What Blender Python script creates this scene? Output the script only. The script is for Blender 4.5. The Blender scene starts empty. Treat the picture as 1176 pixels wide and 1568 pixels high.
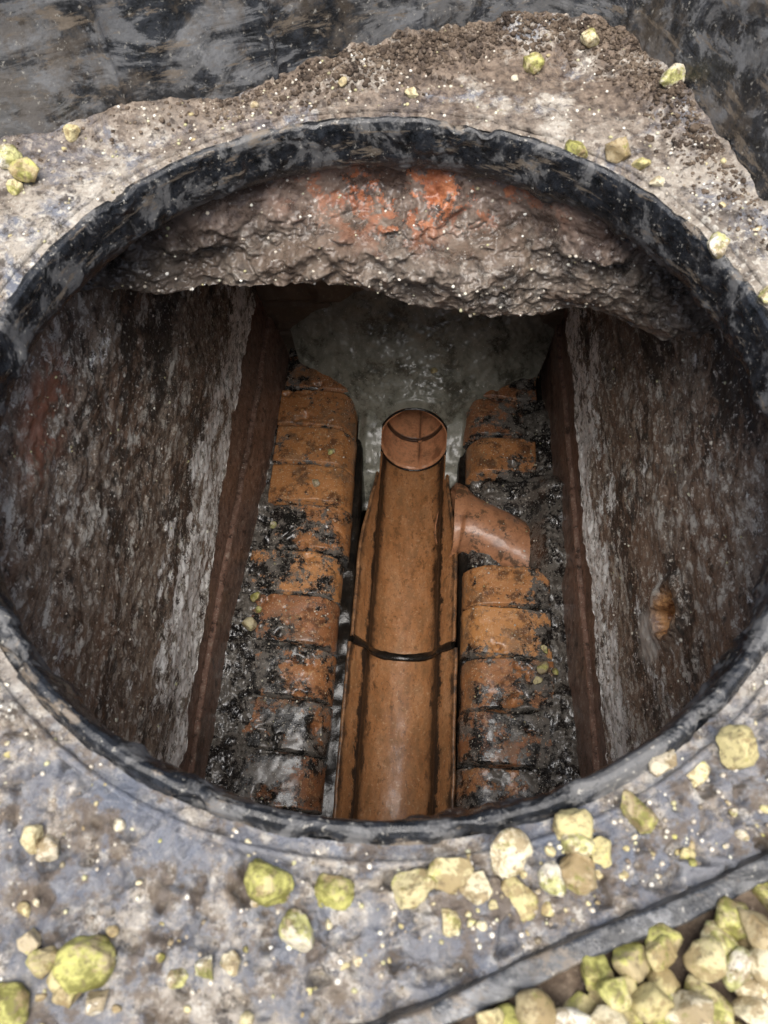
import bpy, bmesh, math, random
import numpy as np
from mathutils import Vector, noise
random.seed(7); rng=np.random.default_rng(7)
sc=bpy.context.scene
COL=sc.collection

# ---------------------------------------------------------------- helpers
def S(r,g,b):
    def f(c):
        c/=255.0
        return c/12.92 if c<=0.04045 else ((c+0.055)/1.055)**2.4
    return (f(r),f(g),f(b),1.0)
def fr(x,y,z,s,o=4,off=0.0):
    return noise.fractal(Vector((x*s+off,y*s+off*1.3,z*s-off)),0.9,2.0,o)
def sm(a,b,x):
    t=max(0.0,min(1.0,(x-a)/(b-a))); return t*t*(3-2*t)
def rot(x,y,a):
    c,s=math.cos(a),math.sin(a); return (c*x-s*y, s*x+c*y)
AW=math.radians(-2.2)   # chamber walls
AI=math.radians(-3.7)   # channel run
AF=math.radians(20)     # square frame
def W(x,y,z): a,b=rot(x,y,AW); return (a,b,z)
def I(x,y,z): a,b=rot(x,y,AI); return (a,b,z)

class MB:
    def __init__(s,name):
        s.m=bpy.data.materials.new(name); s.m.use_nodes=True
        s.t=s.m.node_tree; s.n=s.t.nodes; s.l=s.t.links
        s.b=s.n['Principled BSDF']; s.tc=s.n.new('ShaderNodeTexCoord'); s.h=None
    def put(s,node,i,v):
        if hasattr(v,'is_output'): s.l.new(v,node.inputs[i])
        else: node.inputs[i].default_value=v
    def vec(s,sc=(1,1,1),loc=(0,0,0)):
        mp=s.n.new('ShaderNodeMapping'); s.l.new(s.tc.outputs['Object'],mp.inputs[0])
        mp.inputs['Scale'].default_value=sc; mp.inputs['Location'].default_value=loc
        return mp.outputs[0]
    def noise(s,scale,det=6,ro=.6,sc=(1,1,1),dist=0.0,loc=(0,0,0)):
        n=s.n.new('ShaderNodeTexNoise'); s.l.new(s.vec(sc,loc),n.inputs['Vector'])
        n.inputs['Scale'].default_value=scale; n.inputs['Detail'].default_value=det
        n.inputs['Roughness'].default_value=ro; n.inputs['Distortion'].default_value=dist
        return n.outputs['Fac']
    def ramp(s,fac,stops):
        n=s.n.new('ShaderNodeValToRGB'); e=n.color_ramp.elements
        while len(e)<len(stops): e.new(0.5)
        for k,(p,c) in enumerate(stops):
            e[k].position=p; e[k].color=c if not isinstance(c,(int,float)) else (c,c,c,1)
        s.l.new(fac,n.inputs[0]); return n.outputs['Color']
    def mix(s,f,a,b,mode='MIX'):
        n=s.n.new('ShaderNodeMix'); n.data_type='RGBA'; n.blend_type=mode
        s.put(n,0,f); s.put(n,6,a); s.put(n,7,b); return n.outputs[2]
    def math(s,op,a,b=0.0,clamp=False):
        n=s.n.new('ShaderNodeMath'); n.operation=op; n.use_clamp=clamp
        s.put(n,0,a); s.put(n,1,b); return n.outputs[0]
    def sep(s,ax):
        n=s.n.new('ShaderNodeSeparateXYZ'); s.l.new(s.tc.outputs['Object'],n.inputs[0]); return n.outputs[ax]
    def rng(s,v,a,b,c=0.0,d=1.0):
        n=s.n.new('ShaderNodeMapRange'); n.interpolation_type='SMOOTHSTEP'
        if a>b: a,b,c,d=b,a,d,c
        s.put(n,0,v); n.inputs[1].default_value=a; n.inputs[2].default_value=b
        n.inputs[3].default_value=c; n.inputs[4].default_value=d; return n.outputs[0]
    def near(s,p,sc,r0,r1):
        v=s.vec(sc); n=s.n.new('ShaderNodeVectorMath'); n.operation='DISTANCE'
        s.l.new(v,n.inputs[0]); n.inputs[1].default_value=tuple(p[i]*sc[i] for i in range(3))
        return s.rng(n.outputs['Value'],r0,r1,1.0,0.0)
    def attr(s,name):
        n=s.n.new('ShaderNodeAttribute'); n.attribute_name=name; return n.outputs['Fac']
    def bump(s,h,st,d):
        n=s.n.new('ShaderNodeBump'); n.inputs['Strength'].default_value=st; n.inputs['Distance'].default_value=d
        s.l.new(h,n.inputs['Height'])
        if s.h is not None: s.l.new(s.h,n.inputs['Normal'])
        s.h=n.outputs[0]
    def done(s,col,rough,spec=.5,coat=0.0,coatr=.1):
        s.put(s.b,'Base Color',col); s.put(s.b,'Roughness',rough)
        s.put(s.b,'Specular IOR Level',spec); s.put(s.b,'Coat Weight',coat); s.put(s.b,'Coat Roughness',coatr)
        if s.h is not None: s.l.new(s.h,s.b.inputs['Normal'])
        return s.m

def make(name,verts,faces,mat,parent=None,smooth=True,attrs=None):
    me=bpy.data.meshes.new(name); me.from_pydata(verts,[],faces)
    if smooth: me.polygons.foreach_set('use_smooth',[True]*len(me.polygons))
    if attrs:
        for k,v in attrs.items():
            a=me.attributes.new(k,'FLOAT','POINT'); a.data.foreach_set('value',np.asarray(v,dtype=np.float32))
    me.materials.append(mat); me.update()
    o=bpy.data.objects.new(name,me); COL.objects.link(o)
    if parent: o.parent=parent
    return o
def gridvf(nu,nv,f,wrap=False,flip=False,off=0):
    V=[];F=[]
    for i in range(nu):
        for j in range(nv):
            u=i/(nu if wrap else nu-1); v=j/(nv-1)
            V.append(f(u,v))
    for i in range(nu if wrap else nu-1):
        for j in range(nv-1):
            a=i*nv+j; b=((i+1)%nu)*nv+j
            q=(a+off,b+off,b+1+off,a+1+off)
            F.append(q[::-1] if flip else q)
    return V,F
def grid(name,nu,nv,f,mat,parent=None,wrap=False,flip=False,attrs=None,smooth=True):
    V,F=gridvf(nu,nv,f,wrap,flip); return make(name,V,F,mat,parent,smooth,attrs)
def empty(name):
    o=bpy.data.objects.new(name,None); COL.objects.link(o); return o

# ---------------------------------------------------------------- materials
def m_flange():
    m=MB('dried_mud_on_plastic')
    n1=m.noise(13,9,.72,dist=.5); n2=m.noise(60,8,.78); n3=m.noise(320,4,.7); n4=m.noise(15,9,.74,loc=(3,1,0),dist=.4)
    n6=m.noise(140,5,.7,loc=(2,2,2))
    c=m.ramp(n1,[(.34,S(104,97,91)),(.45,S(142,132,120)),(.54,S(184,176,164)),(.66,S(132,120,105))])
    c=m.mix(m.ramp(n4,[(.50,0.0),(.58,.8)]),c,S(106,115,131))
    c=m.mix(m.ramp(n2,[(.40,.85),(.47,0.0)]),c,S(66,59,53))
    c=m.mix(m.ramp(n6,[(.54,0.0),(.61,.75)]),c,S(206,201,190))
    c=m.mix(m.ramp(n6,[(.37,.8),(.43,0.0)]),c,S(66,60,56))
    c=m.mix(m.ramp(n3,[(.6,0.0),(.68,.6)]),c,S(214,210,200))
    far=m.rng(m.sep(1),.10,.30)
    soil=m.mix(m.ramp(n6,[(.4,0.0),(.6,1.0)]),S(66,53,44),S(130,113,97))
    c=m.mix(m.math('MULTIPLY',far,m.ramp(m.noise(18,9,.74,loc=(7,7,1)),[(.42,0.0),(.50,.95)])),c,soil)
    ns=m.rng(m.sep(1),-.14,-.22)
    c=m.mix(m.math('MULTIPLY',ns,m.ramp(m.noise(34,8,.75,loc=(1,9,1)),[(.44,0.0),(.54,.75)])),c,S(104,110,122))
    c=m.mix(m.math('MULTIPLY',ns,m.ramp(m.noise(40,8,.75,loc=(5,3,1)),[(.51,0.0),(.57,.75)])),c,S(104,90,74))
    m.bump(n2,.7,.006); m.bump(n6,.7,.0025); m.bump(n3,.5,.001)
    r=m.ramp(n4,[(.44,.6),(.56,.2)])
    return m.done(c,r,.5)
def m_plastic(name='dirty_black_plastic',grey=0.0):
    m=MB(name)
    n1=m.noise(30-14*grey,9,.76,dist=.4); n2=m.noise(110,6,.72); n3=m.noise(26,9,.76,sc=(1,1,4),dist=.4,loc=(2,0,0)); n5=m.noise(260,4,.7)
    a=int(14+grey*18)
    c=m.mix(m.ramp(n2,[(.4,0.0),(.6,1.0)]),S(a,a+2,a+4),S(a+24,a+27,a+32))
    c=m.mix(m.ramp(n1,[(.52-grey*.03,0.0),(.57-grey*.02,.75)]),c,m.mix(n5,S(74,77,82),S(134,132,128)))
    if grey:
        sw=m.noise(38,9,.76,sc=(.35,.8,1.2),dist=.6,loc=(4,4,4))
        c=m.mix(m.ramp(sw,[(.52,0.0),(.57,.7)]),c,S(126,127,128))
        c=m.mix(m.ramp(sw,[(.43,.85),(.48,0.0)]),c,S(24,26,29))
        c=m.mix(m.ramp(m.noise(12,9,.76,loc=(9,4,2)),[(.53,0.0),(.59,.5)]),c,S(96,86,74))
    c=m.mix(m.ramp(n3,[(.55,0.0),(.60,.8)]),c,m.mix(n2,S(74,64,54),S(146,134,118)))
    c=m.mix(m.ramp(n5,[(.62,0.0),(.68,.7)]),c,S(176,172,162))
    m.bump(n1,.4,.002); m.bump(n2,.5,.0015)
    return m.done(c,m.ramp(n1,[(.45,.22),(.55,.65)]),.5)
def m_wall():
    m=MB('stained_render')
    z=m.sep(2)
    A=(1,.5,.8)
    st=m.noise(24,10,.8,sc=A,dist=.2); n2=m.noise(80,9,.8,sc=(1,.7,.9)); n3=m.noise(280,3,.6); n4=m.noise(9,10,.78,sc=A,loc=(5,2,3))
    c=m.ramp(st,[(.38,S(52,44,39)),(.44,S(108,94,83)),(.51,S(154,138,122)),(.58,S(96,82,72))])
    c=m.mix(m.ramp(n4,[(.50,0.0),(.55,.6)]),c,S(134,106,86))
    c=m.mix(m.ramp(n2,[(.53,0.0),(.58,.85)]),c,S(208,202,190))
    c=m.mix(m.ramp(n2,[(.40,.9),(.46,0.0)]),c,S(42,36,31))
    c=m.mix(m.ramp(m.noise(9,10,.8,sc=A,loc=(2,8,3)),[(.51,0.0),(.54,.88)]),c,S(46,41,37))
    c=m.mix(m.ramp(m.noise(32,10,.8,sc=A,loc=(7,1,3)),[(.56,0.0),(.59,.9)]),c,S(214,210,200))
    lw=m.math('ADD',m.noise(12,10,.82,sc=(1,.55,.9),loc=(4,6,9)),m.math('MULTIPLY',m.rng(z,-.36,-.58),.150))
    low=m.ramp(lw,[(.600,0.0),(.612,1.0)])
    c=m.mix(low,c,m.mix(m.ramp(n2,[(.42,0.0),(.49,1.0)]),S(130,124,112),(1.0,.99,.96,1)))
    c=m.mix(m.ramp(n3,[(.62,0.0),(.67,.9)]),c,S(230,225,214))
    cl=m.math('MULTIPLY',m.near(W(-.25,.045,-.11),(1,.6,1),.015,.050),m.ramp(m.noise(26,10,.78,loc=(3,3,3)),[(.47,0.0),(.51,.85)]))
    c=m.mix(cl,c,S(146,94,72))
    P=W(.283,.0,-.34)
    c=m.mix(m.near((P[0],P[1],P[2]-.065),(1,1,.6),.018,.034),c,m.mix(n2,S(170,160,146),S(252,248,240)))
    c=m.mix(m.near(P,(1,1,.6),.018,.034),c,m.mix(m.ramp(n2,[(.42,0.0),(.56,1.0)]),S(122,74,44),S(220,166,110)))
    c=m.mix(m.near(P,(1,1,.8),.009,.016),c,S(40,24,14))
    m.bump(st,.45,.004); m.bump(n2,.8,.004); m.bump(low,.6,.003); m.bump(n3,.5,.001)
    return m.done(c,m.ramp(n2,[(.42,.28),(.56,.65)]),.5,.2,.2)
def m_beam():
    m=MB('rubble_concrete')
    n1=m.noise(32,9,.75,dist=.3); n2=m.noise(100,7,.75); n3=m.noise(320,3,.6)
    z=m.sep(2)
    c=m.ramp(n1,[(.36,S(48,43,39)),(.45,S(90,80,71)),(.54,S(132,119,106)),(.66,S(80,69,61))])
    c=m.mix(m.ramp(n2,[(.54,0.0),(.62,.5)]),c,S(176,170,160))
    c=m.mix(m.ramp(m.noise(14,9,.75,loc=(1,2,3)),[(.50,0.0),(.56,.6)]),c,S(106,88,73))
    top=m.rng(z,-.085,-.055)
    br=m.mix(m.ramp(n1,[(.45,0.0),(.52,1.0)]),S(78,60,51),S(134,114,101))
    c=m.mix(m.math('MULTIPLY',top,.8),c,br)
    om=m.math('MULTIPLY',m.near((.03,.235,-.050),(.30,.3,1),.014,.040),m.ramp(m.noise(26,10,.8,loc=(4,4,2)),[(.505,0.0),(.52,.95)]))
    c=m.mix(om,c,m.mix(m.ramp(n2,[(.4,0.0),(.6,1.0)]),S(156,86,52),S(202,128,84)))
    c=m.mix(m.ramp(n3,[(.64,0.0),(.7,.7)]),c,S(206,200,190))
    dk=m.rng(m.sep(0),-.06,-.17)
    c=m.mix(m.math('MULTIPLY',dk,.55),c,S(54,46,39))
    m.bump(n1,.8,.008); m.bump(n2,.8,.004); m.bump(n3,.4,.001)
    return m.done(c,m.ramp(n1,[(.42,.16),(.54,.55)]),.5,.4,.12)
def m_brown():
    m=MB('brown_lower_wall')
    n1=m.noise(20,8,.7,sc=(1,.25,1)); n2=m.noise(90,7,.78); n3=m.noise(300,3,.6)
    c=m.ramp(n1,[(.35,S(90,70,60)),(.5,S(128,99,85)),(.65,S(106,86,76))])
    c=m.mix(m.ramp(n2,[(.54,0.0),(.60,.6)]),c,S(160,144,130))
    c=m.mix(m.ramp(n2,[(.41,.85),(.46,0.0)]),c,S(44,35,30))
    c=m.mix(m.ramp(n3,[(.64,0.0),(.69,.8)]),c,S(200,192,180))
    m.bump(n2,.3,.001)
    return m.done(c,.38,.5)
def m_farwall():
    m=MB('far_brickwork')
    n1=m.noise(16,7,.65); n2=m.noise(110,5,.7)
    c=m.ramp(n1,[(.3,S(62,54,48)),(.5,S(96,84,72)),(.7,S(80,74,66))])
    c=m.mix(m.ramp(n2,[(.55,0.0),(.68,.5)]),c,S(130,124,112))
    m.bump(n2,.35,.002)
    return m.done(c,.35,.5)
def m_brick():
    m=MB('bullnose_brick')
    a=m.attr('tone'); g=m.attr('grime')
    n1=m.noise(40,9,.77); n2=m.noise(150,5,.7); n3=m.noise(420,3,.6)
    c=m.ramp(a,[(0,S(130,82,54)),(.35,S(164,110,66)),(.7,S(190,134,80)),(1,S(126,82,58))])
    c=m.mix(m.ramp(n1,[(.42,.85),(.50,0.0)]),c,S(86,58,42))
    c=m.mix(m.ramp(n2,[(.55,0.0),(.64,.5)]),c,S(206,168,124))
    c=m.mix(m.ramp(m.noise(18,9,.76,loc=(9,3,1)),[(.53,0.0),(.58,.5)]),c,S(110,90,70))
    gn=m.math('ADD',m.noise(18,10,.8,loc=(6,3,1)),m.math('MULTIPLY',g,.16))
    gm=m.ramp(gn,[(.585,0.0),(.61,1.0)])
    c=m.mix(gm,c,m.mix(m.ramp(n1,[(.47,0.0),(.54,1.0)]),S(28,27,26),S(106,101,95)))
    c=m.mix(m.ramp(n3,[(.63,0.0),(.68,.8)]),c,S(214,207,192))
    m.bump(n1,.35,.002); m.bump(n2,.6,.0012); m.bump(gm,.4,.0015)
    return m.done(c,m.mix(gm,m.ramp(n1,[(.42,.28),(.56,.52)]),(.18,.18,.18,1)),.5,.35,.13)
def m_clay(name='clay_channel'):
    m=MB(name)
    s_=m.attr('prof')
    n1=m.noise(16,9,.74,sc=(2,.9,2)); n2=m.noise(170,5,.7); n3=m.noise(40,10,.8,sc=(1.3,.8,1.3))
    c=m.ramp(n1,[(.36,S(142,98,62)),(.5,S(172,120,76)),(.62,S(182,134,94))])
    c=m.mix(m.ramp(n3,[(.49,0.0),(.56,.45)]),c,S(124,96,64))
    c=m.mix(m.ramp(n3,[(.41,.6),(.45,0.0)]),c,S(92,68,46))
    c=m.mix(m.ramp(n2,[(.58,0.0),(.66,.5)]),c,S(206,174,138))
    c=m.mix(m.ramp(n2,[(.36,.6),(.41,0.0)]),c,S(88,64,44))
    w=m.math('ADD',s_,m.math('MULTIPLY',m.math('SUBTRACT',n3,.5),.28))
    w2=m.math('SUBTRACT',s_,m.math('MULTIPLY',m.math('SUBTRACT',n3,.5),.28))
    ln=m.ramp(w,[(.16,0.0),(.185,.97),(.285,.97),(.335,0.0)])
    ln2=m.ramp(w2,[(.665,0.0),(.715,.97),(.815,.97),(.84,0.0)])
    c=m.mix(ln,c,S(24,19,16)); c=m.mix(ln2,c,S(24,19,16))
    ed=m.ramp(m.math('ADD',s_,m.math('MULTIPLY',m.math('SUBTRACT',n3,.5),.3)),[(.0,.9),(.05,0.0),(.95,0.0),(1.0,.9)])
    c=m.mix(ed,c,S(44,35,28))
    m.bump(n3,.35,.0014); m.bump(n2,.4,.0008)
    return m.done(c,m.ramp(n3,[(.42,.35),(.58,.6)]),.5,.18,.14)
def m_pipe(name='clay_pipe',k=1.0,stain=.85):
    m=MB(name)
    n1=m.noise(22,9,.76); n2=m.noise(150,5,.7)
    def K(r,g,b): return S(min(255,r*k),min(255,g*k),min(255,b*k))
    c=m.ramp(n1,[(.36,K(138,94,66)),(.5,K(188,134,98)),(.60,K(158,112,82))])
    c=m.mix(m.ramp(n2,[(.56,0.0),(.66,.5)]),c,K(138,112,88))
    c=m.mix(m.ramp(m.noise(30,9,.78,loc=(3,1,2)),[(.54,0.0),(.58,stain)]),c,K(80,62,46))
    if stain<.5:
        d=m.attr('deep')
        c=m.mix(d,c,S(40,26,18))  # painted shade deepening down the bore, plus stained flow line and joint gap
    m.bump(n1,.3,.002); m.bump(n2,.3,.0008)
    return m.done(c,.42,.5,.25,.15)
def m_cement():
    m=MB('wet_cement')
    n1=m.noise(16,9,.76); n2=m.noise(90,6,.7); n3=m.noise(260,3,.6)
    c=m.ramp(n1,[(.38,S(78,77,68)),(.5,S(122,121,109)),(.60,S(140,139,127))])
    c=m.mix(m.ramp(n2,[(.56,0.0),(.66,.5)]),c,S(156,153,141))
    c=m.mix(m.ramp(n3,[(.66,0.0),(.71,.8)]),c,S(218,213,204))
    m.bump(n1,.4,.004); m.bump(n2,.3,.001)
    return m.done(c,m.ramp(n1,[(.42,.22),(.58,.5)]),.5,.3,.12)
def m_sludge():
    m=MB('wet_silt')
    n1=m.noise(26,10,.78); n2=m.noise(110,6,.74); n3=m.noise(360,3,.6)
    c=m.ramp(n1,[(.43,S(24,23,23)),(.49,S(46,43,41)),(.54,S(106,101,94)),(.64,S(66,60,54))])
    c=m.mix(m.ramp(n2,[(.56,0.0),(.62,.6)]),c,S(152,147,139))
    c=m.mix(m.ramp(n3,[(.63,0.0),(.68,.8)]),c,S(204,200,190))
    m.bump(n1,.4,.003); m.bump(n2,.5,.0015)
    return m.done(c,m.ramp(n1,[(.46,.10),(.56,.45)]),.5,.5,.08)
def m_pebble():
    m=MB('flint_pebble')
    a=m.attr('rnd'); n1=m.noise(75,8,.76); n2=m.noise(350,4,.65); n4=m.noise(60,8,.78,loc=(3,3,3))
    c=m.ramp(a,[(0,S(222,212,186)),(.3,S(204,193,152)),(.55,S(192,180,130)),(.8,S(170,154,122)),(1,S(232,227,210))])
    c=m.mix(m.ramp(n1,[(.45,.8),(.51,0.0)]),c,S(140,120,82))
    gs=m.math('ADD',n4,m.math('MULTIPLY',m.math('SUBTRACT',m.attr('moss'),.52),.17))
    c=m.mix(m.ramp(gs,[(.5,0.0),(.56,.75)]),c,m.mix(m.ramp(n1,[(.44,0.0),(.56,1.0)]),S(108,112,40),S(188,188,98)))
    c=m.mix(m.ramp(n2,[(.55,0.0),(.63,.6)]),c,S(102,88,66))
    m.bump(n1,.7,.003); m.bump(n2,.4,.0006)
    return m.done(c,.5,.45)
def m_grit():
    m=MB('grit'); a=m.attr('rnd')
    c=m.ramp(a,[(0,S(214,208,196)),(.4,S(168,158,140)),(.65,S(110,96,82)),(.8,S(176,172,130)),(1,S(230,228,220))])
    return m.done(c,.5,.5)
def m_soil():
    m=MB('soil'); n1=m.noise(60,7,.7); n2=m.noise(300,4,.7)
    c=m.ramp(n1,[(.35,S(48,40,34)),(.5,S(86,73,61)),(.65,S(124,110,95))])
    c=m.mix(m.ramp(n2,[(.6,0.0),(.7,.6)]),c,S(160,148,132))
    m.bump(n1,.6,.006); m.bump(n2,.6,.0015)
    return m.done(c,.8,.3)
def m_dark():
    m=MB('black_silt'); n1=m.noise(50,6,.7)
    c=m.ramp(n1,[(.35,S(16,15,14)),(.65,S(40,35,30))]); m.bump(n1,.4,.003)
    return m.done(c,.2,.5)
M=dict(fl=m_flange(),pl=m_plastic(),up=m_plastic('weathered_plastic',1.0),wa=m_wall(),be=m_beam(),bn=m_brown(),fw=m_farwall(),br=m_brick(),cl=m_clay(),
       pi=m_pipe(),pn=m_pipe('clay_pipe_interior',1.12,.4),ce=m_cement(),sl=m_sludge(),pe=m_pebble(),gr=m_grit(),so=m_soil(),dk=m_dark())

# ---------------------------------------------------------------- square frame with round neck
HS=.287
def sqr(ang,h=HS,p=9):
    a=ang-AF; c=abs(math.cos(a)); s=abs(math.sin(a))
    return h/((c**p+s**p)**(1/p))
def ftop(x,y):
    """height of muddy flange"""
    r=math.hypot(x,y); ang=math.atan2(y,x); lx,ly=rot(x,y,-AF)
    e=sqr(ang)-r
    z=.001+.0018*fr(x,y,0,18)+.0016*fr(x,y,0,70,4,5)
    inn=sm(.243,.256,r)
    z=-.003+(z+.003)*inn
    farw=max(sm(-.05,.2,ly),sm(.12,.26,lx)*sm(-.15,.1,ly))
    heap=sm(.040,.0,e)*(.006+.007*fr(x,y,2,14))*farw
    heap+=sm(.065,.0,e)*.008*sm(-.12,.0,x)*sm(.3,.14,x)*sm(.1,.2,y)*(1+.9*fr(x,y,2,46))
    nearw=sm(0,-.2,y)
    pit=max(0.0,fr(x,y,7,95,3)-.08)*.013*nearw*inn
    ridge=max(0.0,fr(x,y,9,34,4))*.004*nearw*inn
    return z+heap*inn-pit+ridge+abs(fr(x,y,3,120,3))*.0018*inn
frame=empty('manhole_frame')
def f_fl(u,v):
    a=u*2*math.pi; r1=sqr(a)+.001; r=.2425+(r1-.2425)*v
    x,y=r*math.cos(a),r*math.sin(a); return (x,y,ftop(x,y))
grid('flange',1500,90,f_fl,M['fl'],frame,wrap=True,flip=False)
prof=[(.262,-.040),(.240,-.040),(.236,-.036),(.2335,-.031),(.2325,-.026),(.2328,-.012),(.2332,-.003),(.2345,.0015),(.2365,.0032),(.239,.003),(.241,.0012),(.2425,-.002),(.2445,-.0042),(.248,-.0045)]
def f_ring(u,v):
    a=u*2*math.pi; k=v*(len(prof)-1); i=min(int(k),len(prof)-2); t=k-i
    r=prof[i][0]*(1-t)+prof[i+1][0]*t; z=prof[i][1]*(1-t)+prof[i+1][1]*t
    x,y=r*math.cos(a),r*math.sin(a)
    n=fr(x,y,z,60,3)*.0007
    n-=max(0,fr(x,y,z,30,4,9)-.26)*.006
    return ((r+n)*math.cos(a),(r+n)*math.sin(a),z+n)
grid('neck_ring',900,80,f_ring,M['pl'],frame,wrap=True,flip=True)
def f_ring2(u,v):
    a=u*2*math.pi; b=v*math.pi; r=.2515+.0022*math.cos(b)
    x,y=r*math.cos(a),r*math.sin(a)
    return (x,y,-.001+.0036*math.sin(b)+.0012*fr(x,y,0,50,3))
grid('moulded_ridge',720,8,f_ring2,M['fl'],frame,wrap=True,flip=True)
def hup(a):
    lx,ly=rot(math.cos(a),math.sin(a),-AF)
    far=sm(-.2,.35,ly); rg=sm(.3,.75,lx)*sm(-.75,-.2,ly)
    return .013+.115*max(far,rg)
uprof=[(0,-.01),(0,.0),(0,.25),(0,.5),(0,.75),(0,.97),(.001,1.0),(.0045,1.02),(.008,1.0),(.009,.9),(.009,.5),(.009,-.5)]
def f_up(u,v):
    a=u*2*math.pi; k=v*(len(uprof)-1); i=min(int(k),len(uprof)-2); t=k-i
    o=uprof[i][0]*(1-t)+uprof[i+1][0]*t; hz=uprof[i][1]*(1-t)+uprof[i+1][1]*t
    h=hup(a); z=-.004+hz*h
    r=sqr(a)+o+max(0,z)*.16
    for ra in (127.6,106,60,22,0):
        d=abs((math.degrees(a)-ra+180)%360-180); 
        if o<.002: r-=.004*sm(.55,.25,d)
    x,y=r*math.cos(a),r*math.sin(a)
    n=.0022*fr(x,y,z,22,4)
    return (x*(1+n*3),y*(1+n*3),z+n*.4)
grid('upstand',1200,46,f_up,M['up'],frame,wrap=True,flip=True)

# ---------------------------------------------------------------- ground
def gz(x,y):
    lx,ly=rot(x,y,-AF)
    low=sm(-.05,-.28,ly)*sm(-1.2,-.75,ly)
    return .10-.097*low+.004*fr(x,y,0,12)
radii=[0,.004,.01,.02,.035,.055,.08,.11,.15,.2,.26,.34,.45,.6,.8,1.1,1.6,2.5,4,8,16,40,120,400]
def f_gr(u,v):
    a=u*2*math.pi; i=round(v*(len(radii)-1)); r=sqr(a)+.007+radii[i]+.16*max(0,hup(a)-.03)
    x,y=r*math.cos(a),r*math.sin(a)
    z=gz(x,y) if radii[i]<3 else .10
    if radii[i]<.003: z=min(z,hup(a)*.9-.004)
    return (x,y,z)
grid('ground',480,len(radii),f_gr,M['so'],None,wrap=True)

# ---------------------------------------------------------------- chamber
ch=empty('inspection_chamber')
def f_lw(u,v):
    y=-.32+1.04*u; z=-.012-.628*v
    x=-.250+.008*fr(0,y*.6,z,7,5)+.0024*fr(3,y*.7,z,30,5)+.0020*fr(3,y*.9,z,90,4)
    zz=z+ (.014*fr(9,y,0,20,4) if v>.93 else 0)
    return W(x,y,zz)
grid('left_wall',520,320,f_lw,M['wa'],ch)
def f_lwl(u,v):
    y=-.32+1.04*u; zb=-.64+.014*fr(9,y,0,20,4)
    x=-.250+.008*fr(0,y*.6,-.64,7,5)+.0024*fr(3,y*.7,-.64,30,5)
    return W(x-.035*v,y,zb+.003*math.sin(v*3.1)+.002)
grid('left_wall_lip',420,5,f_lwl,M['wa'],ch)
HP=(0.0,-.34)
def f_rw(u,v):
    y=-.32+1.04*u; z=-.012-.628*v
    x=.262+.020*v-.008*fr(5,y*.6,z,7,5)-.0024*fr(8,y*.7,z,30,5)-.0020*fr(8,y*.9,z,90,4)
    d=math.hypot(y-HP[0],(z-HP[1])*.65)+.006*fr(y,z,3,50,4)
    x+=.034*sm(.023,.012,d)-.006*sm(.040,.024,d)
    zz=z+ (.014*fr(19,y,0,20,4) if v>.93 else 0)
    return W(x,y,zz)
grid('right_wall',520,320,f_rw,M['wa'],ch,flip=True)
def f_rwl(u,v):
    y=-.32+1.04*u; zb=-.64+.014*fr(19,y,0,20,4)
    x=.282-.008*fr(5,y*.6,-.64,7,5)-.0024*fr(8,y*.7,-.64,30,5)
    return W(x+.035*v,y,zb+.003*math.sin(v*3.1)+.002)
grid('right_wall_lip',420,5,f_rwl,M['wa'],ch,flip=True)
def step(v):
    return .006*sm(.40,.42,v)-.003*(1-min(1,abs(v-.41)/.014))*(abs(v-.41)<.014)
def f_lb(u,v):
    y=-.32+1.04*u; z=-.60-.27*v
    sl=.045*sm(.0,.62,y)*v
    return W(-.261+.012*v+sl+step(v)+.002*fr(0,y,z,9,3)+.0008*fr(0,y,z,50,3),y,z)
grid('left_lower_wall',200,140,f_lb,M['bn'],ch)
def f_rb(u,v):
    y=-.32+1.04*u; z=-.60-.27*v
    return W(.293-.008*v-step(v)+.002*fr(4,y,z,9,3)+.0008*fr(0,y,z,50,3),y,z)
grid('right_lower_wall',200,140,f_rb,M['bn'],ch,flip=True)
def f_fw(u,v):
    x=-.3+.62*u; z=-.05-.9*v
    c=z*13.3; b=min(1,abs(c-round(c))/.09)
    return W(x,.69+.004*(1-b)+.004*fr(x,2,z,20,4),z)
grid('far_wall',160,260,f_fw,M['fw'],ch,flip=True)
def f_nw(u,v):
    return W(-.3+.62*u,-.275+.006*fr(u,2,v,9,4),-.012-.9*v)
grid('near_wall',60,80,f_nw,M['wa'],ch)
def f_fl2(u,v):
    x=-.3+.62*u; y=-.32+1.04*v
    return W(x,y,-.845+.004*fr(x,y,0,25,4)-.12*sm(.09,.07,abs(x-.03)))
grid('silt_floor',160,200,f_fl2,M['dk'],ch)

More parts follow.
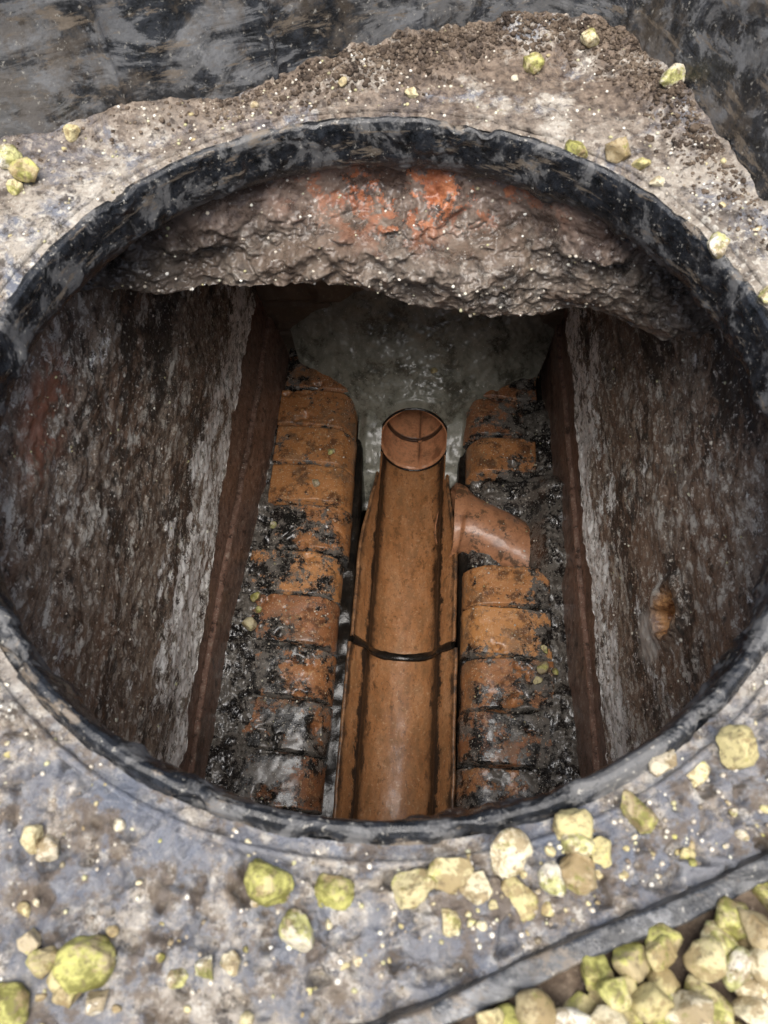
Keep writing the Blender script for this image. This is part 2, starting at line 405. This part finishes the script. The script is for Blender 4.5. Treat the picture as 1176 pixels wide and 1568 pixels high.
zb=[(-.32,-.10),(-.24,-.105),(-.178,-.119),(-.12,-.110),(-.06,-.113),(-.02,-.120),(.014,-.137),(.08,-.141),(.13,-.144),(.155,-.132),(.19,-.142),(.227,-.152),(.26,-.14),(.34,-.12)]
def interp(t,x):
    for (a,b),(c,d) in zip(t,t[1:]):
        if x<=c: 
            k=max(0,(x-a)/(c-a)); return b+(d-b)*k
    return t[-1][1]
def f_be(u,v):
    x=-.30+.64*u
    yt=math.sqrt(max(.0,.243**2-x*x)) if abs(x)<.243 else 0
    yt=max(yt,.186)
    z0=-.028+.016*sm(.14,.18,abs(x))
    zB=interp(zb,x)-.004
    yb=.184-.12*max(0,abs(x-.02)-.13)
    led=.012*fr(x,0,3,24,4)
    P=[(yt,z0),(yt+.001,-.042),(yt-.002,-.060+led),(yt-.012*sm(.19,.12,abs(x)),-.074+led*.6),(yb+.010,-.084+led*.4),(yb,-.096),(yb-.001,zB*.5-.05),(yb+.004,zB+.006),(yb+.014,zB),(yb+.05,zB+.002),(.35,-.17),(.72,-.26)]
    k=[0,.1,.22,.3,.4,.46,.6,.74,.79,.84,.93,1.0]
    for i in range(len(k)-1):
        if v<=k[i+1]:
            t=(v-k[i])/(k[i+1]-k[i]); y=P[i][0]*(1-t)+P[i+1][0]*t; z=P[i][1]*(1-t)+P[i+1][1]*t; break
    amp=.25*sm(.04,.16,v)+.75*sm(.16,.34,v)
    n=(.003+.013*amp)*fr(x,y,z,18,5)+(.001+.011*amp)*abs(fr(x,y,z,42,4,3))
    return W(x,y-n*.9,z+n*.4*amp+.004*amp*fr(x,y,z,14,3,8))
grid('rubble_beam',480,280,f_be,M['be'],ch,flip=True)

# ---------------------------------------------------------------- brick benching
def brick_row(name,x0,x1,inner,rows):
    V=[];F=[];tone=[];gr=[]
    for (y0,y1,t,g,cx) in rows:
        dx=random.uniform(-.004,.004); dz=random.uniform(-.004,.002); sk=random.uniform(-.04,.04)
        off=len(V); nu,nv=56,36; xo=random.random()*50
        a0=x0+cx[0]+dx; a1=x1-cx[1]+dx
        for i in range(nu):
            for j in range(nv):
                u=i/(nu-1); v=j/(nv-1)
                s=2*u-1
                x=a0+(a1-a0)*(.5+.5*math.copysign(min(1,abs(s)*1.06),s))
                k=(s if inner>0 else -s)
                h=.055*(max(0,k)**4.6)+.008*(max(0,-k)**3)
                if abs(s)>.94: h+=.05*(abs(s)-.94)/.06
                e=min(v,1-v)*(y1-y0)
                h+=.0026*(1-sm(0,.004,e))**2 + (.03 if e<.0001 else 0)
                y=y0+.0014+(y1-y0-.0028)*v+sk*(x-(a0+a1)/2)
                z=-.790-h+dz+.0014*fr(x,y,xo,30,4)
                ch_=max(0,fr(x,y,xo+4,22,3)-.40)
                z-=ch_*.028
                y+=.0018*fr(x,y,xo,40,3)
                V.append(I(x,y,z)); tone.append(t); gr.append(min(1,g+(.5*sm(.3,-.7,k))*(g>.05)+.6*sm(.005,.0,e)))
        for i in range(nu-1):
            for j in range(nv-1):
                a=off+i*nv+j; F.append((a,a+nv,a+nv+1,a+1))
    return make(name,V,F,M['br'],None,True,{'tone':tone,'grime':gr})
J=[.745,.665,.587,.505,.426,.349,.262,.1835,.100,.017,-.063,-.143,-.223]
z0=(0,0)
L=[(J[1],J[0],.1,.1,z0),(J[2],J[1],.2,.1,z0),(J[3],J[2],.35,.03,z0),(J[4],J[3],.45,.03,z0),(J[5],J[4],.5,.04,z0),(J[6],J[5],.4,.4,(.010,.0)),
   (J[7],J[6],.6,.4,(-.01,0)),(J[8],J[7],.15,.25,(.0,0)),(J[9],J[8],.3,.45,z0),(J[10],J[9],.2,.75,z0),(J[11],J[10],.1,.65,z0),(J[12],J[11],.5,.55,z0)]
brick_row('brick_benching',-.224,-.081,1,L)
Rr=[(J[1],J[0],.1,.3,z0),(J[2],J[1],.1,.4,(0,.01)),(J[3],J[2],.1,.45,(0,.03)),(J[4]+.004,J[3],.4,.1,(0,.018)),
   (J[7],J[6]-.006,.5,.15,z0),(J[8],J[7],.7,.15,z0),(J[9],J[8],.3,.45,z0),(J[10],J[9],.15,.6,z0),(J[11],J[10],.3,.75,z0),(J[12],J[11],.2,.65,z0)]
brick_row('brick_benching.001',.115,.254,-1,Rr)

def sludge(name,x0,x1,y0,y1,fz,nu=190,nv=340):
    def f(u,v):
        x=x0+(x1-x0)*u; y=y0+(y1-y0)*v
        e=min(u,1-u,v,1-v); ed=sm(0,.06,e)
        n=.009*fr(x,y,1,18,4)+.0045*abs(fr(x,y,4,60,4))
        return I(x,y,fz(x,y)+n-.03*(1-ed))
    return grid(name,nu,nv,f,M['sl'])
def zl(x,y):
    o=sm(-.17,-.240,x); a=sm(.30,.02,y)
    return -.831+.028*o+.020*a*sm(-.12,-.20,x)+.010*sm(.02,-.15,y)
sludge('silt_deposit',-.272,-.098,-.26,.62,zl)
def zr(x,y):
    o=sm(.20,.265,x); a=sm(.16,-.06,y); gap=sm(.375,.395,y)*sm(.44,.42,y)*sm(.14,.16,x)
    g2=sm(.222,.25,x)*sm(.22,.26,y)*sm(.44,.38,y)
    return -.834+.026*o+.020*a*sm(.17,.24,x)+.020*gap+.038*g2
sludge('silt_deposit.001',.120,.296,-.26,.62,zr)

# ---------------------------------------------------------------- drain channel
XC=.022
def cprof(s,k=0.0):
    if s<.22: t=s/.22; return (-.081+.024*t-k,-.838-.036*t)
    if s>.78: t=(1-s)/.22; return (.081-.024*t+k,-.838-.036*t)
    a=math.pi+(s-.22)/.56*math.pi
    return ((.057+k)*math.cos(a),-.874+(.050+k)*math.sin(a))
def channel(y0,y1,k):
    V=[];F=[];pr=[]
    nu,nv=110,120
    def SQ(y): return 1-.80*sm(.28,.46,y)
    def DZ(y,s): return -.030*sm(.38,.50,y)*max(0,(abs(s-.5)-.30)/.2)
    for i in range(nu):
        for j in range(nv):
            s=i/(nu-1); y=y0+(y1-y0)*j/(nv-1)
            q=SQ(y); x,z=cprof(s,k); x=math.copysign(min(abs(x),.057)+max(0,abs(x)-.057)*q,x)
            kk=.0010*fr(x,y*.6,z,30,3)
            V.append(I(XC+x+kk,y,z+kk+DZ(y,s))); pr.append(s)
    for i in range(nu-1):
        for j in range(nv-1):
            a=i*nv+j; F.append((a,a+nv,a+nv+1,a+1))
    for sd in (0,nu-1):
        sg=-1 if sd==0 else 1
        base=len(V)
        for (ox,oz) in ((0,0),(.0012,.0012),(.0035,.0014),(.0055,-.001),(.006,-.03)):
            for j in range(nv):
                v=V[sd*nv+j]; V.append((v[0]+sg*ox,v[1],v[2]+oz+.0006*fr(v[0],v[1],ox,60,3)*(ox>0))); pr.append(0.02 if sd==0 else .98)
        for r_ in range(4):
            for j in range(nv-1):
                a=base+r_*nv+j; q=(a,a+1,a+nv+1,a+nv); F.append(q if sg>0 else q[::-1])
    for jj in (0,nv-1):
        base=len(V)
        for i in range(nu):
            s=i/(nu-1); v=V[i*nv+jj]
            if s<.22: o=(-.006,0)
            elif s>.78: o=(.006,0)
            else:
                a=math.pi+(s-.22)/.56*math.pi; o=(.007*math.cos(a),.007*math.sin(a))
            V.append((v[0]+o[0],v[1],v[2]+o[1])); pr.append(.5)
        for i in range(nu-1): F.append((i*nv+jj,base+i,base+i+1,(i+1)*nv+jj))
    return V,F,pr
dc=empty('drain_channel')
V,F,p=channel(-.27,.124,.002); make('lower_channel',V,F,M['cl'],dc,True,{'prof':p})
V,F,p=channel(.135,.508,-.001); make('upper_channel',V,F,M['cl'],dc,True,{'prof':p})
def f_j(u,v):
    x,z=cprof(u,0); b=v*math.pi*2
    a=math.pi*(u)+math.pi
    nx,nz=(-math.cos(a),-math.sin(a)) 
    w_=1+.35*fr(u*3,0,0,3,3)
    return I(XC+x+nx*.003*math.sin(b),.1295+.0072*w_*math.cos(b),z+nz*.003*math.sin(b))
grid('joint_seal',80,12,f_j,M['dk'],dc)
RI,RO=.0590,.0650; ZC=-.852
def mouthY(a): return .526+.026*math.sin(a)
PP=[(RO,.28),(RO,.03),(RO,.004),(RO-.002,-.001),(RI+.002,-.001),(RI,.003),(RI,.02),(RI,.045),(RI,.060),(RI+.004,.061),(RI+.004,.066),(RI-.002,.067),(RI-.002,.10),(RI-.002,.15),(RI-.002,.22),(RI-.002,.30)]
deep=[]
def f_pipe(u,v):
    a=u*2*math.pi
    k=v*(len(PP)-1); i=min(int(k),len(PP)-2); t=k-i
    r=PP[i][0]*(1-t)+PP[i+1][0]*t; y=PP[i][1]*(1-t)+PP[i+1][1]*t
    n=.0010*fr(math.cos(a),math.sin(a),y*8,2,4)
    deg=math.degrees(a)
    inside=r<RI+.005 and k>4
    gro=(.0035*math.exp(-((deg-281)/4)**2)) if inside else 0
    dv=0.0
    if inside: dv=max(sm(.055,.20,y)*.85,.8*math.exp(-((deg-281)/2.2)**2)*sm(.01,.03,y), .9 if .0595<y<.0675 else 0)  # shade painted in by depth, then flow stripe, then dark joint
    deep.append(dv)
    return I(XC+(r+n+gro)*math.cos(a),mouthY(a)+y+n,ZC+(r+n+gro)*math.sin(a)*.98)
V,F=gridvf(200,136,f_pipe,True,False); make('inlet_pipe',V,F,M['pn'],dc,True,{'deep':deep})
def f_is(u,v):
    a=u*2*math.pi; b=v*2*math.pi; r=RO+.0005+(.0022+.0008*fr(math.cos(a),math.sin(a),0,3,3))*math.cos(b)
    return I(XC+r*math.cos(a),mouthY(a)-.001+.0024*math.sin(b),ZC+r*math.sin(a)*.98)
grid('inlet_joint',120,10,f_is,M['dk'],dc,wrap=True)
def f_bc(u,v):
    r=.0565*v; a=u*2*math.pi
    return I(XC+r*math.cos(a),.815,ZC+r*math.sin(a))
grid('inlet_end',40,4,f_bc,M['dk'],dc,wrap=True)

def f_ce(u,v):
    a=math.radians(225-270*u)
    fx,fz=.0670*math.cos(a),ZC+.0660*math.sin(a); fy=mouthY(a)+.0005
    bx=-.24+.48*u; bz=-.72+.12*math.sin(math.pi*u)**.8; by=.70
    t=v
    rr=.010*math.sin(min(1,t/.06)*math.pi/2)
    x=fx+(bx-fx)*(.55*sm(0,.45,t)+.45*t)*sm(0,.32,t)+rr*math.cos(a)
    z=fz+(bz-fz)*(t*.75+.25*t*t)-.018*math.sin(math.pi*t)+rr*math.sin(a)
    y=fy+(by-fy)*t
    n=.007*fr(x,y,z,14,4)+.002*fr(x,y,z,60,3)
    return I(XC+x+n*.3,y-n*.5*sm(0,.1,t),z+n*sm(0,.12,t))
grid('cement_haunching',200,200,f_ce,M['ce'])
def f_ck(sgn):
    def f(u,v):
        x=sgn*(.060+.044*v); y=.40+.22*u
        z=-.856+.045*sm(.25,.75,u)+.003*fr(x,y,sgn,40,4)-.05*sm(.3,.0,u)-.016*sm(.6,1,v)
        return I(XC+x,y,z)
    return f
grid('cement_fillet',60,30,f_ck(1),M['ce']); grid('cement_fillet.001',60,30,f_ck(-1),M['ce'])

# branch pipe: mouth let into the channel edge, body running down to the right into the benching
def bez(t,P):
    a=[Vector(p) for p in P]
    return ((1-t)**3)*a[0]+3*t*(1-t)**2*a[1]+3*t*t*(1-t)*a[2]+t**3*a[3]
BP=[(.112,.356,-.853),(.150,.346,-.852),(.200,.318,-.858),(.290,.262,-.872)]
def f_bp(u,v):
    a=u*2*math.pi
    if v<.22: t=.5-.5*(v/.22); r=.047
    elif v<.28: t=0; r=.047+.009*((v-.22)/.06)
    else: t=(v-.28)/.72; r=.054+.004*sm(.20,.12,t)
    p=bez(t,BP); q=bez(min(1,t+.02),BP)-bez(max(0,t-.02),BP); q.normalize()
    s=q.cross(Vector((0,0,1))); s.normalize(); up=s.cross(q)
    st=1+.24*(1-sm(0,.35,t))
    p=p+s*r*st*math.cos(a)+up*r*.95*math.sin(a)
    cut=(1-sm(0,.5,t))
    p=p+q*cut*(.016*math.sin(a)+.012*math.cos(a)+.006*math.cos(2*a))
    n=.0010*fr(p.x,p.y,p.z,40,3)
    return (p.x+n,p.y,p.z+n)
grid('branch_pipe',110,140,f_bp,M['pi'],None,wrap=True)

# ---------------------------------------------------------------- pebbles, grit
def ico(sub):
    bm=bmesh.new(); bmesh.ops.create_icosphere(bm,subdivisions=sub,radius=1)
    v=np.array([x.co[:] for x in bm.verts]); f=np.array([[q.index for q in x.verts] for x in bm.faces]); bm.free(); return v,f
ICO={k:ico(k) for k in (1,2,3,4)}
class Scatter:
    def __init__(s): s.V=[];s.F=[];s.r=[];s.m=[];s.n=0
    def add(s,pos,r,sub=2,flat=.75,planes=9,moss=None,sharp=(.62,.95)):
        v,f=ICO[sub]; v=v.copy()
        for _ in range(planes):
            n=rng.normal(size=3); n/=np.linalg.norm(n); d=rng.uniform(*sharp)
            h=v@n-d; v-=np.outer(np.maximum(h,0)*.97,n)
        if sub>=3:
            o=rng.uniform(0,50)
            for i in range(len(v)):
                k=noise.noise(Vector(v[i]*2.2)+Vector((o,o,0)))*.13+noise.noise(Vector(v[i]*7)+Vector((o,0,o)))*.05
                v[i]*=1+k
        v*=np.array([rng.uniform(.85,1.3),rng.uniform(.8,1.1),1])
        a=rng.normal(size=(3,3)); q,_=np.linalg.qr(a); v=v@q
        v[:,2]*=flat
        v=v*r*1.10+np.array(pos)
        s.V.append(v); s.F.append(f+s.n); s.n+=len(v)
        s.r.append(np.full(len(v),rng.random())); s.m.append(np.full(len(v),rng.random() if moss is None else moss))
    def out(s,name,mat,smooth=True):
        V=np.vstack(s.V); F=np.vstack(s.F)
        return make(name,V.tolist(),F.tolist(),mat,None,smooth,{'rnd':np.concatenate(s.r),'moss':np.concatenate(s.m)})
peb=Scatter()
P=[(-.046,-.258,.0092,1),(-.020,-.261,.0076,.95),(-.0345,-.276,.0082,.6),(.0117,-.260,.0094,.6),(.027,-.2545,.0078,.4),(.0387,-.259,.0068,.2),
(.053,-.247,.0088,.2),(.0553,-.264,.0078,.6),(.070,-.258,.0065,.5),(.082,-.254,.0078,.4),(.0806,-.236,.0085,.1),(.083,-.243,.0082,.7),(.109,-.230,.0088,.85),
(.0914,-.247,.0055,.3),(.1266,-.209,.006,.2),(.14,-.213,.0068,.7),(.157,-.205,.0110,.1),(-.15,-.241,.006,.1),(-.142,-.245,.0062,.1),(-.117,-.286,.0098,1),
(-.136,-.287,.006,.3),(-.124,-.297,.006,.3),(-.147,-.302,.009,1),(-.071,-.289,.0045,.6),(-.0608,-.287,.005,.1),(.0266,-.272,.0050,.2),(-.082,-.292,.004,.2),
(-.128,-.292,.005,.2),(-.142,-.28,.005,.2),(-.112,-.3,.005,.2),
(.134,.205,.0085,.9),(.163,.200,.0095,.3),(.176,.186,.0065,.4),(-.2455,.178,.0105,.8),(-.258,.19,.009,.8),(-.25,.165,.006,.3),(.112,.295,.0085,.85),(.155,.315,.0078,.5),(.2037,.258,.0090,.7),
(.213,.108,.008,.4),(.240,.07,.0075,.5),(-.218,.215,.007,.0),(.02,.262,.005,.1),(-.03,.27,.004,.2),(.185,.17,.005,.2)]
for x,y,r,g_ in P:
    zz=ftop(x,y) if math.hypot(x,y)>.243 else .003
    peb.add((x,y,zz+r*.42),r,4,.8,12,g_,(.5,.88))
for _ in range(220):
    a=rng.uniform(0,2*math.pi) if rng.random()<.3 else rng.uniform(math.pi*1.1,math.pi*1.9)
    rr=rng.uniform(.25,sqr(a)-.006); x,y=rr*math.cos(a),rr*math.sin(a); r=.0010+.0026*rng.random()**2.2
    peb.add((x,y,ftop(x,y)+r*.15),r,2,.8,9,rng.uniform(0,.4),(.4,.85))
peb.out('loose_pebbles',M['pe'])
gv=Scatter()
for layer,(zo,n,dm) in enumerate([(0.0,2300,.0115),(.008,2100,.0130)]):
    cell={}
    cnt=0
    for _ in range(n*14):
        lx=rng.uniform(-.50,.55); ly=rng.uniform(-.60,-.301)
        x,y=rot(lx,ly,AF)
        k=(int(lx/dm),int(ly/dm)); ok=True
        for i in (-1,0,1):
            for j in (-1,0,1):
                for q in cell.get((k[0]+i,k[1]+j),[]):
                    if (q[0]-lx)**2+(q[1]-ly)**2<dm*dm: ok=False
        if not ok: continue
        cell.setdefault(k,[]).append((lx,ly)); cnt+=1
        r=rng.uniform(.0060,.0104)
        if ly>-.310: r*=.8
        d=math.hypot(x-.1,y+.3)
        gv.add((x,y,gz(x,y)+r*.5+zo+rng.uniform(-.002,.003)),r,3 if d<.17 else 1,.85,10,rng.uniform(.1,1),(.5,.9))
        if cnt>=n: break
gv.out('gravel',M['pe'])

gt=Scatter()
def g(p,r): gt.add(p,r,1,.8,5)
for _ in range(1600):
    a=rng.uniform(0,2*math.pi); rr=rng.uniform(.245,sqr(a)-.003); x,y=rr*math.cos(a),rr*math.sin(a); r=rng.uniform(.0004,.0014)
    g((x,y,ftop(x,y)+r*.2),r)
for fn in (f_lw,f_rw):
    for _ in range(900):
        u,v=rng.random(),rng.random(); p=fn(u,v*.92); r=rng.choice([.0006,.001,.0016,.0024],p=[.5,.33,.14,.03]); g(p,r)
for _ in range(300):
    u,v=rng.random(),rng.random()*.75; g(f_be(u,v),rng.uniform(.0006,.0018))
for _ in range(500):
    y=rng.uniform(-.2,.6); x=rng.choice([rng.uniform(-.24,-.09),rng.uniform(.125,.27)])
    g(I(x,y,-.789-.02*(abs(x+.15)/.08 if x<0 else abs(x-.18)/.08)**3),rng.uniform(.0006,.0018))
gt.out('grit',M['gr'])
bp=Scatter()
for x,y,r,mo in [(-.122,.45,.007,.8),(-.142,.385,.008,.0),(-.205,.30,.006,.8),(-.215,.17,.008,.8),(-.218,.125,.010,.1),(-.208,.15,.006,.6),(.235,.085,.010,.4),(.240,.115,.007,.7),(.228,.065,.007,.2),(.05,.60,.006,.1),(.256,.08,.006,.6)]:
    z=-.789 if y<.58 else -.74
    bp.add(I(x,y,z+r*.35),r,3,.8,9,mo,(.5,.9))
bp.out('fallen_stones',M['pe'])
so=Scatter()
for _ in range(3600):
    a=math.radians(rng.normal(74,22)); rs=sqr(a); rr=rs-abs(rng.normal(0,.016))-.002
    if rr<.252: continue
    x,y=rr*math.cos(a),rr*math.sin(a); r=abs(rng.normal(0,.0009))+.0005
    so.add((x,y,ftop(x,y)+r*.1),r,1,.7,6,None,(.5,.9))
so.out('soil_crumbs',M['so'])

# ---------------------------------------------------------------- light, world, camera
w=bpy.data.worlds.new('World'); sc.world=w; w.use_nodes=True
nt=w.node_tree; bg=nt.nodes['Background']; sky=nt.nodes.new('ShaderNodeTexSky'); sky.sky_type='NISHITA'
sky.sun_disc=False; sky.sun_elevation=math.radians(74); sky.sun_rotation=math.radians(180)
sky.air_density=1.0; sky.dust_density=6.0; sky.ozone_density=1.0
nt.links.new(sky.outputs[0],bg.inputs[0]); bg.inputs[1].default_value=.15
sd=bpy.data.lights.new('sun','SUN'); sd.energy=5.0; sd.angle=math.radians(50); sd.color=(1,.985,.96)
so_=bpy.data.objects.new('sun',sd); COL.objects.link(so_)
d=Vector((.02,math.sin(math.radians(16)),-math.cos(math.radians(16))))
so_.rotation_euler=d.to_track_quat('-Z','Y').to_euler()
cd=bpy.data.cameras.new('camera'); cam=bpy.data.objects.new('camera',cd); COL.objects.link(cam); sc.camera=cam
cam.location=(0,-.273,.36); cam.rotation_euler=(math.radians(28),0,0)
cd.sensor_fit='VERTICAL'; cd.sensor_height=36; cd.sensor_width=27; cd.lens=27.18
cd.clip_start=.01; cd.clip_end=2000
cd.dof.use_dof=True; cd.dof.focus_distance=1.0; cd.dof.aperture_fstop=16
sc.view_settings.view_transform='Standard'; sc.view_settings.look='None'; sc.view_settings.exposure=0
